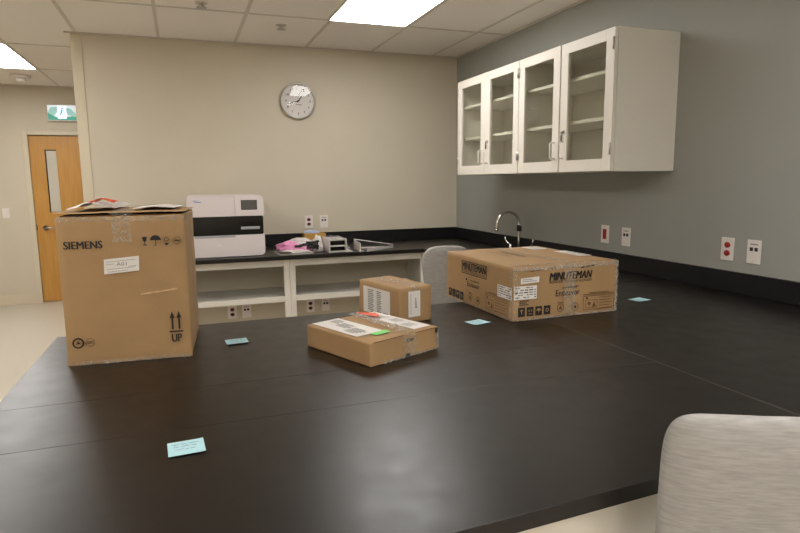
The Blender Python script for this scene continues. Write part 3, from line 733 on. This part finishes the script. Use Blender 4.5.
for (u0, u1, v0, v1, n) in ((.05, .14, .23, .275, 4), (.16, .22, .24, .28, 5), (.24, .30, .225, .27, 4)):
    for k in range(n): ftl.rect(b, u0, u1-rr.uniform(0, .02), v0+(v1-v0)*k/n, v0+(v1-v0)*(k+.4)/n, 'greyink', .0040)
part_label(b.build('shipping_label', t), 'large white shipping label on the right half of the top')
b = B('lime'); ft.poly(b, [(.068, .048), (.135, .052), (.134, .085), (.066, .081)], 'lime', .0042); part_label(b.build('sticker', t), 'lime green sticker')
b = B('ptape')
crumple_strip(b, [((.055, d/2, h+.001), Z), ((.015, -d/2+.02, h+.002), Z)], X, .045, 'ptape', .011, 71, 4, 26, lift=.004, jag=.5)
part_label(b.build('tape_strip', t), 'crumpled silvery tape across the top')
b = B('tape')
crumple_strip(b, [((.018, -d/2+.05, h+.003), Z), ((.018, -d/2+.004, h+.002), (0, -.5, .8)), ((.018, -d/2-.002, h-.01), -Y), ((.018, -d/2-.002, .006), -Y)], X, .06, 'tape', .004, 77, 4, 8, jag=.3); b.build('tape_strip', t)
b = B('orange'); b.grid(lambda u, v: (.055+.042*v*(.4+.6*math.sin(PI*u))+.012*u, .155-.105*u, h+.012+.005*noise.noise(Vector((u*5, v*3, 1)))), 14, 4, 'orange', smooth=False); part_label(b.build('orange_tag', t), 'torn orange red tag')
b = B('ink'); ff.rect(b, .155, .185, .052, .062, 'ink', .004); ff.rect(b, .15, .17, .002, .014, 'ink', .004); ff.rect(b, .289, .3, .058, .075, 'ink', .004); ff.line(b, (.01, .0765), (.14, .0775), .0022, 'card_in', .0034)
ff.line(b, (.2, .0765), (.296, .0775), .002, 'card_in', .0034)
part_label(b.build('torn_edge', t), 'dark gaps where the flap edge is torn')
b = B('tape'); crumple_strip(b, [((-w/2+.05, -d/2-.0015, .004), -Y), ((w/2-.004, -d/2-.0015, .004), -Y)], Z, .008, 'ptape', .004, 83, 2, 18, jag=.9); b.build('edge_tape', t)
b = B('tape'); crumple_strip(b, [((w/2-.003, -d/2-.0015, .004), -Y), ((w/2-.003, -d/2-.0015, h-.006), -Y)], X, .006, 'ptape', .004, 87, 2, 9, jag=.9); b.build('edge_tape', t)

# --- small carton
a0 = .252; w, d, h = .165, .312, .147
U_, V_ = Vector((math.cos(a0), math.sin(a0))), Vector((-math.sin(a0), math.cos(a0)))
ctr = Vector((-1.814, -3.281))+U_*w/2+V_*d/2
t = thing('cardboard_carton', 'small brown carton with two white labels behind the low flat carton', 'cardboard box', (ctr.x, ctr.y, CT+.001), a0, 'cardboard cartons on the peninsula')
b = B('card'); rough_box(b, w, d, h, amp=.0022, n=10, seed=37, rnd=.003); b.build('carton_body', t)
fr = F((-w/2, -d/2, 0), X, Z); fl = F((-w/2, d/2, 0), -Y, Z); ft = F((-w/2, -d/2, h), X, Y)
b = B('paper'); fl.rect(b, .040, .252, .012, .126, 'paper', .003)
rr = random.Random(9)
for u0, u1 in ((.078, .125), (.150, .185)):
    for k in range(12): fl.rect(b, u0, u1-.006*(k % 3 == 1), .026+k*.0078, .030+k*.0078, 'greyink', .0036)
fl.rect(b, .20, .24, .02, .03, 'greyink', .0036); fl.rect(b, .10, .16, .016, .022, 'ink', .0036)
part_label(b.build('shipping_label', t), 'white shipping label on the long side')
b = B('paper'); fr.rect(b, .045, .105, .024, .131, 'paper', .003)
for k in range(5): fr.rect(b, .078, .088-.001*k, .06+k*.009, .066+k*.009, 'greyink', .0036)
fr.rect(b, .056, .058, .035, .12, 'greyink', .0036)
part_label(b.build('small_label', t), 'narrow white label on the short end')
b = B('tape'); crumple_strip(b, [((0.0, d/2, h+.001), Z), ((0, -d/2+.004, h+.001), Z), ((0, -d/2-.001, h-.006), -Y), ((0, -d/2-.001, h-.05), -Y)], X, .05, 'tape', .0008, 91, 4, 8); b.build('tape_strip', t)
b = B('card_in'); ft.line(b, (.004, d/2), (w-.004, d/2), .0015, 'card_in', .0028); b.build('flap_seam', t)

# ------------------------------------------------------------------ notes
def note(c, rz, label, curl, words):
    b = B('note')
    s = .0385
    b.grid(lambda u, v: (-s+2*s*u, -s+2*s*v, .0008+curl*(v < .35)*((.35-v)/.35)**2+curl*.5*(u > .8)*((u-.8)/.2)**2), 10, 10, 'note')
    b.grid(lambda u, v: (-s+2*s*u, -s+2*s*v, .0004+curl*(v < .35)*((.35-v)/.35)**2+curl*.5*(u > .8)*((u-.8)/.2)**2), 10, 10, 'note')
    rr = random.Random(words)
    f = F((-s, -s, 0), X, Y)
    for k in range(3):                      # wavy pen strokes
        v = .060-k*.014; u = .008+.004*k
        while u < .066-.006*k:
            l = rr.uniform(.003, .006); f.line(b, (u, v+rr.uniform(-.003, .003)), (u+l, v+rr.uniform(-.003, .003)), .0014, 'pen', .0014); u += l*.8
            if rr.random() < .12: u += .004
    o = b.build('sticky_note', loc=(c[0], c[1], CT+.0005)); o.rotation_euler = (0, 0, rz)
    tag(o, label, 'sticky note', 'aqua sticky notes on the peninsula')
note((-2.635, -4.163), .05, 'aqua sticky note with handwriting lying alone on the near left of the black worktop', .002, 1)
note((-2.452, -3.293), .05, 'aqua sticky note lying right beside the tall carton', .003, 2)
note((-1.501, -3.365), .25, 'aqua sticky note between the small carton and the wide carton', .003, 3)
note((-.575, -3.252), .15, 'aqua sticky note to the right of the wide carton near the grey wall', .003, 4)

# ------------------------------------------------------------------ bench-top analyser
t = thing('benchtop_analyser', 'white bench-top analyser with a black band and small screen on the back bench', 'lab instrument', (-2.293, -.40, CT))
hw, y0, y1 = .284, -.31, .28
z0, z1 = .006, .476
def rbox(b, x0, x1, ya, yb, za, zb, r, m, corners=(1, 1, 1, 1)):
    """front panel with rounded corners (bl, br, tr, tl), extruded in y"""
    pts = []
    for (cx, cz, a0, on) in ((x0, za, PI, corners[0]), (x1, za, 1.5*PI, corners[1]), (x1, zb, 0, corners[2]), (x0, zb, .5*PI, corners[3])):
        if not on: pts.append((cx, cz)); continue
        ox, oz = cx+(r if cx == x0 else -r), cz+(r if cz == za else -r)
        pts += [(ox+r*math.cos(a0+k*PI/12), oz+r*math.sin(a0+k*PI/12)) for k in range(7)]
    Mx = Matrix.Translation((0, yb, 0)) @ Matrix.Rotation(PI/2, 4, 'X')
    b.prism(pts, Mx, yb-ya, m)
b = B('machine'); rbox(b, -hw+.003, hw-.003, y0+.03, y1, z0, z1, .035, 'machine'); b.build('housing', t)
b = B('machine'); rbox(b, -hw, .066, y0-.004, y0+.05, .318, z1, .035, 'machine', (0, 0, 0, 1)); b.build('upper_door', t)
b = B('machine'); rbox(b, .069, hw, y0-.004, y0+.05, .318, z1, .035, 'machine', (0, 0, 1, 0)); b.build('display_panel', t)
s = B('dark'); s.box(.113, .235, y0-.006, y0-.003, .364, .440, .001); F((.117, y0-.0062, .368), X, Z).rect(s, 0, .114, 0, .068, 'screen', .0005); part_label(s.build('screen', t), 'small grey display screen')
b = B('mblack'); rbox(b, -hw, hw-.006, y0, y0+.05, .172, .316, .012, 'mblack', (0, 1, 1, 0)); d_ = b.build('black_band', t)
B('slot').box(.105, .250, y0-.006, y0, .212, .234, .002).build('tray_slot', d_)
b = B('machine'); rbox(b, -hw, hw, y0-.010, y0+.05, z0, .170, .035, 'machine', (1, 1, 0, 0)); b.build('lower_panel', t)
b = B('slot'); b.box(-.24, .06, y0-.0125, y0-.009, .155, .168, .002); b.build('recess_shadow', t)  # recess as a grey strip, its tone painting the slight shadow there
b = B('blue'); f = F((-hw, y0-.004, 0), X, Z); f.poly(b, [(.03, .432), (.06, .438), (.10, .432), (.06, .444)], 'blue', .0006); f.rect(b, .055, .105, .425, .431, 'blue', .0006); part_label(b.build('maker_mark', t), 'small pale blue maker mark')
b = B('plate'); f = F((-hw, y0-.010, 0), X, Z); f.rect(b, .205, .235, .09, .102, 'plate', .0006); b.build('emblem', t)
b = B('dark'); b.box(-hw+.04, hw-.04, y0+.02, y1-.02, .0005, z0+.002); b.build('foot_shadow', t)  # black foot that also paints the dark shadow under the machine

# ------------------------------------------------------------------ clutter on the back bench
def blob(name, c, dims, m, seed, amp=.25, label=None, cat=None, sub=3, group=None, flat=.0, parent=None):
    b = B(m); bmesh.ops.create_icosphere(b.bm, subdivisions=sub, radius=1.0)
    for v in b.bm.verts:
        p = v.co.copy(); k = 1+amp*noise.noise(p*1.7+Vector((seed, 0, 0)))+amp*.5*noise.noise(p*4.1+Vector((0, seed, 0)))
        q = Vector((p.x*dims[0], p.y*dims[1], p.z*dims[2]))*k
        v.co = Vector((q.x, q.y, max(q.z+dims[2]*.55, 0.001)))
    o = b.build(name, parent, loc=c, smooth=(amp < .3))
    if cat: tag(o, label, cat, group)
    return o
blob('plastic_pouch', (-1.79, -.46, CT+.001), (.105, .06, .050), 'pink', 3, .3, 'crumpled pink plastic pouch on the back bench beside the analyser', 'plastic bag')
p2 = bpy.data.objects['plastic_pouch']
blob('pouch_tail', (.13, -.06, 0), (.09, .05, .036), 'pink', 8, .35, parent=p2)
blob('plastic_bag', (-1.66, -.33, CT+.001), (.11, .06, .062), 'milk', 14, .3, 'milky plastic bag lying behind the pink pouch', 'plastic bag')
blob('plastic_bag', (-1.572, -.63, CT+.001), (.040, .06, .085), 'milk', 21, .3, 'white plastic bag standing between the brown card box and the metal rack', 'plastic bag')
# booklet
t = thing('booklet', 'flat black and white booklet lying under the pink pouch at the bench edge', 'booklet', (-1.795, -.69, CT+.001), .10)
b = B('paper'); b.box(-.12, .15, -.10, .10, .001, .010, .002); b.build('pages', t)
b = B('paper'); b.grid(lambda u, v: (-.125+.28*u, -.105+.21*v, .012+.006*math.sin(3*u)+.003*noise.noise(Vector((u*4, v*4, 1)))), 10, 6, 'paper'); f = F((-.125, -.105, .022), X, Y); b.build('cover', t)
b = B('dark'); b.prism([(-.123, -.112), (-.04, -.125), (-.02, -.07), (-.122, .05)], Matrix.Translation((0, 0, .0195)), .003); part_label(b.build('dark_panel', t), 'black corner of the booklet cover')
# black mouse-like cable coil with lead
t = thing('cable_coil', 'small coil of black cable lying on the booklet edge', 'cable', (-1.635, -.735, CT+.026), 0)
b = B('dark'); pts = []
for k in range(73):
    a = 2*PI*k/24; r = .042+.005*math.sin(k*.9); pts.append((r*math.cos(a), .8*r*math.sin(a), .014+.019*k/24+.004*math.sin(k*2.3)))
b.tube(pts, .010, 8); b.build('coil', t)
b = B('dark'); b.tube([(-.035, 0, .05), (-.07, .01, .046), (-.1, .025, .036)], .012, 8); b.box(-.14, -.09, .012, .042, .024, .044, .004); b.build('plug', t)
# brown card box with blue film
t = thing('card_box', 'little brown card box with pale blue film on top below the maroon wall outlet', 'cardboard box', (-1.502, -.165, CT+.001), 0)
b = B('amber'); b.box(-.098, .098, -.06, .06, 0, .116, .004); b.build('carton_body', t)
blob('film_wrap', (-.02, 0, .108), (.075, .05, .022), 'cap', 5, .25, parent=t)
# metal rack with two dark bays
t = thing('metal_rack', 'open silver metal rack with two dark bays at the front of the back bench', 'metal rack', (-1.440, -.69, CT+.001), .03)
b = B('alu')
b.box(-.073, -.066, -.11, .11, 0, .112); b.box(.066, .073, -.11, .11, 0, .112)
for z in (0.004, .05, .1): b.box(-.066, .066, -.11, .11, z, z+.010, .001)
b.box(-.066, .066, .10, .11, .01, .1); b.build('rack_frame', t)
for z in (.016, .062): B('mblack').box(-.062, .062, -.085, .09, z, z+.032).build('bay', t)
b = B('bag'); b.grid(lambda u, v: (-.09+.18*u, -.12+.24*v, .120+.012*noise.noise(Vector((u*4, v*4, 3)))-.09*max(0, u-.86)*5*.6), 14, 10, 'bag', smooth=False); b.build('film_wrap', t)
# clear bag of papers leaning beside it
t = thing('clear_bag', 'clear polythene bag of white papers lying to the right of the metal rack', 'plastic bag', (-1.322, -.66, CT+.001), -.08)
b = B('bag'); b.grid(lambda u, v: (-.035+.06*u, -.14+.26*v, .006+.075*(1-u)*math.sin(PI*min(1, v*.8+.15))+.01*noise.noise(Vector((u*5, v*5, 8)))), 10, 12, 'bag', smooth=False); b.build('film', t)
b = B('paper'); b.box(-.025, .02, -.12, .1, .001, .006, .001); b.build('papers', t)
# steel bracket in a bag
t = thing('steel_bracket', 'long pale steel bracket tapering to the right on the back bench', 'bracket', (-1.12, -.66, CT+.001), 0)
p0, p1, p2_ = Vector((-.12, .09, 0)), Vector((-.145, -.20, 0)), Vector((.21, .02, 0))
def wall(b, p, q, h0, h1, th=.003, m='alu'):
    n = (q-p).cross(Z).normalized()*th/2
    vs = [p-n, q-n, q+n, p+n]; lo = [b.bm.verts.new(v+Z*.001) for v in vs]; hi = [b.bm.verts.new(v+Z*(h0 if i in (0, 3) else h1)) for i, v in enumerate(vs)]
    for fvs in [lo[::-1], hi]+[[lo[i], lo[(i+1) % 4], hi[(i+1) % 4], hi[i]] for i in range(4)]:
        fa = b.bm.faces.new(fvs); fa.material_index = b._mi(m)
b = B('alu'); wall(b, p0, p1, .085, .075, m='milk'); b.build('end_plate', t)
b = B('alu'); b.tube([p0+Z*.082, p2_+Z*.028], .005, 6); b.build('top_rail', t)
b = B('alu'); wall(b, p0, p2_, .014, .014); b.build('side_flange', t)
b = B('alu'); wall(b, p1+Vector((.06, .02, 0)), p2_, .024, .022); b.build('side_flange', t)
b = B('alu'); wall(b, p0+Vector((.012, -.02, 0)), p1+Vector((.03, .03, 0)), .012, .012); b.build('base_rib', t)

# ------------------------------------------------------------------ office chairs
def chair(loc, rz, label, ztop, wt, n, tap, lean_):
    t = thing('office_chair', label, 'chair', loc, rz, 'grey upholstered office chairs')
    hb = .50
    zc = ztop-hb/2
    # padded backrest: superellipse pad, narrower below, curved round the sitter and leaning back
    b = B('fabric'); NR, NA = 10, 64
    def P(r, a, side):
        ca, sa = math.cos(a), math.sin(a)
        x = math.copysign(abs(ca)**(2/n), ca)*r; z = math.copysign(abs(sa)**(2/n), sa)*r
        th = .030*max(0, 1-r**6)**.5
        taper = 1-tap*(1-z)
        X_ = wt*x*taper; Zl = hb/2*z-.001*abs(x)**2.2*(z > 0)*z
        lean = -.235-lean_*(Zl+.02)
        y = lean+.626*X_*X_+side*th
        return Vector((X_, y, zc+Zl))
    rings = {}
    for side in (1, -1):
        rings[side] = [[b.bm.verts.new(P(i/NR, 2*PI*k/NA, side)) for k in range(NA)] for i in range(1, NR)]
        c = b.bm.verts.new(P(0, 0, side))
        for k in range(NA): b.bm.faces.new((c, rings[side][0][k], rings[side][0][(k+1) % NA]))
        for i in range(NR-2):
            for k in range(NA): b.bm.faces.new((rings[side][i][k], rings[side][i+1][k], rings[side][i+1][(k+1) % NA], rings[side][i][(k+1) % NA]))
    edge = []
    for th_ in (.9, .55, 0, -.55, -.9):
        rr_ = 1.0 if th_ == 0 else .993 if abs(th_) < .6 else .975
        edge.append([b.bm.verts.new(P(rr_, 2*PI*k/NA, 0)+Vector((0, th_*.016, 0))) for k in range(NA)])
    loops = [rings[1][-1]]+edge+[rings[-1][-1]]
    for A_, B_ in zip(loops, loops[1:]):
        for k in range(NA): b.bm.faces.new((A_[k], B_[k], B_[(k+1) % NA], A_[(k+1) % NA]))
    b.build('backrest', t, smooth=True, subdiv=1)
    zs = ztop-.50
    b = B('fabric')
    def S(r, a, side):
        ca, sa = math.cos(a), math.sin(a)
        x = math.copysign(abs(ca)**.5, ca)*r; y = math.copysign(abs(sa)**.5, sa)*r
        return Vector(((wt+.025)*x*(1-.06*(1-y)), .225*y+.03, zs+side*.036*max(0, 1-r**6)**.5-.03*max(0, y-.6)))
    for side in (1, -1):
        rg = [[b.bm.verts.new(S(min(i/8, .985), 2*PI*k/48, side)) for k in range(48)] for i in range(1, 9)]; c = b.bm.verts.new(S(0, 0, side))
        for k in range(48): b.bm.faces.new((c, rg[0][k], rg[0][(k+1) % 48]))
        for i in range(7):
            for k in range(48): b.bm.faces.new((rg[i][k], rg[i+1][k], rg[i+1][(k+1) % 48], rg[i][(k+1) % 48]))
        if side == 1: keep = rg[-1]
        else:
            for k in range(48): b.bm.faces.new((keep[k], rg[-1][k], rg[-1][(k+1) % 48], keep[(k+1) % 48]))
    b.build('seat', t, smooth=True, subdiv=1)
    b = B('pframe'); b.tube([(0, .0, zs-.05), (0, -.14, zs-.05), (0, -.2, zs-.02), (0, -.205, zs+.05), (0, -.222, zs+.14)], [.02, .02, .02, .018, .016], 10); b.build('back_bracket', t)
    b = B('pframe'); b.box(-.09, .09, -.1, .1, zs-.07, zs-.036, .012); b.build('seat_mechanism', t)
    b = B('steel'); b.lathe([(0, .1), (.026, .1), (.026, .27), (.015, .275), (.015, zs-.06), (0, zs-.06)], None, 18); b.build('gas_lift', t)
    for k in range(5):
        a = PI/2+.3+k*2*PI/5; c_, s_ = math.cos(a), math.sin(a)
        b = B('pframe'); b.tube([(.02*c_, .02*s_, .115), (.15*c_, .15*s_, .105), (.27*c_, .27*s_, .082)], [.026, .02, .015], 10); lg = b.build('base_arm', t)
        b = B('dark'); cx, cy = .27*c_, .27*s_
        for sgn in (-1, 1):
            p = Vector((cx, cy, .029))+sgn*Vector((-s_, c_, 0))*.008
            q = p+sgn*Vector((-s_, c_, 0))*.014
            b.tube([p, q], .028, 16)
        b.tube([(cx, cy, .03), (cx, cy, .082)], .008, 8); b.build('caster', lg)
    return t
chair((-1.600, -4.577, 0), -.4624, 'light grey upholstered office chair at the bottom right corner, cut off by the frame', 1.102, .160, 7.5, .053, .143)
chair((-.921, -1.693, 0), -.2776, 'light grey upholstered office chair half hidden behind the wide carton', 1.0685, .185, 3.46, .199, .111)

# ------------------------------------------------------------------ world, camera
w_ = bpy.data.worlds.new('room_world'); bpy.context.scene.world = w_; w_.use_nodes = True
w_.node_tree.nodes['Background'].inputs[0].default_value = (.5, .5, .5, 1); w_.node_tree.nodes['Background'].inputs[1].default_value = .02
cam = bpy.data.cameras.new('camera'); co = bpy.data.objects.new('camera', cam); C.objects.link(co)
f_px, yaw, pitch, roll = 596.5, .3489, .1439, -.0103
Fd = Vector((math.sin(yaw)*math.cos(pitch), math.cos(yaw)*math.cos(pitch), -math.sin(pitch)))
Rt = Vector((math.cos(yaw), -math.sin(yaw), 0)); Up = Rt.cross(Fd)
R2 = Rt*math.cos(roll)+Up*math.sin(roll); U2 = -Rt*math.sin(roll)+Up*math.cos(roll)
co.matrix_world = Matrix(((R2.x, U2.x, -Fd.x, -2.6141), (R2.y, U2.y, -Fd.y, -5.4981), (R2.z, U2.z, -Fd.z, 1.4962), (0, 0, 0, 1)))
cam.sensor_width = 36; cam.lens = f_px*36/800; cam.clip_start = .05
sc = bpy.context.scene; sc.camera = co
sc.view_settings.view_transform = 'Standard'; sc.view_settings.look = 'None'; sc.view_settings.gamma = 1; sc.view_settings.use_curve_mapping = False
sc.view_settings.exposure = -0.06
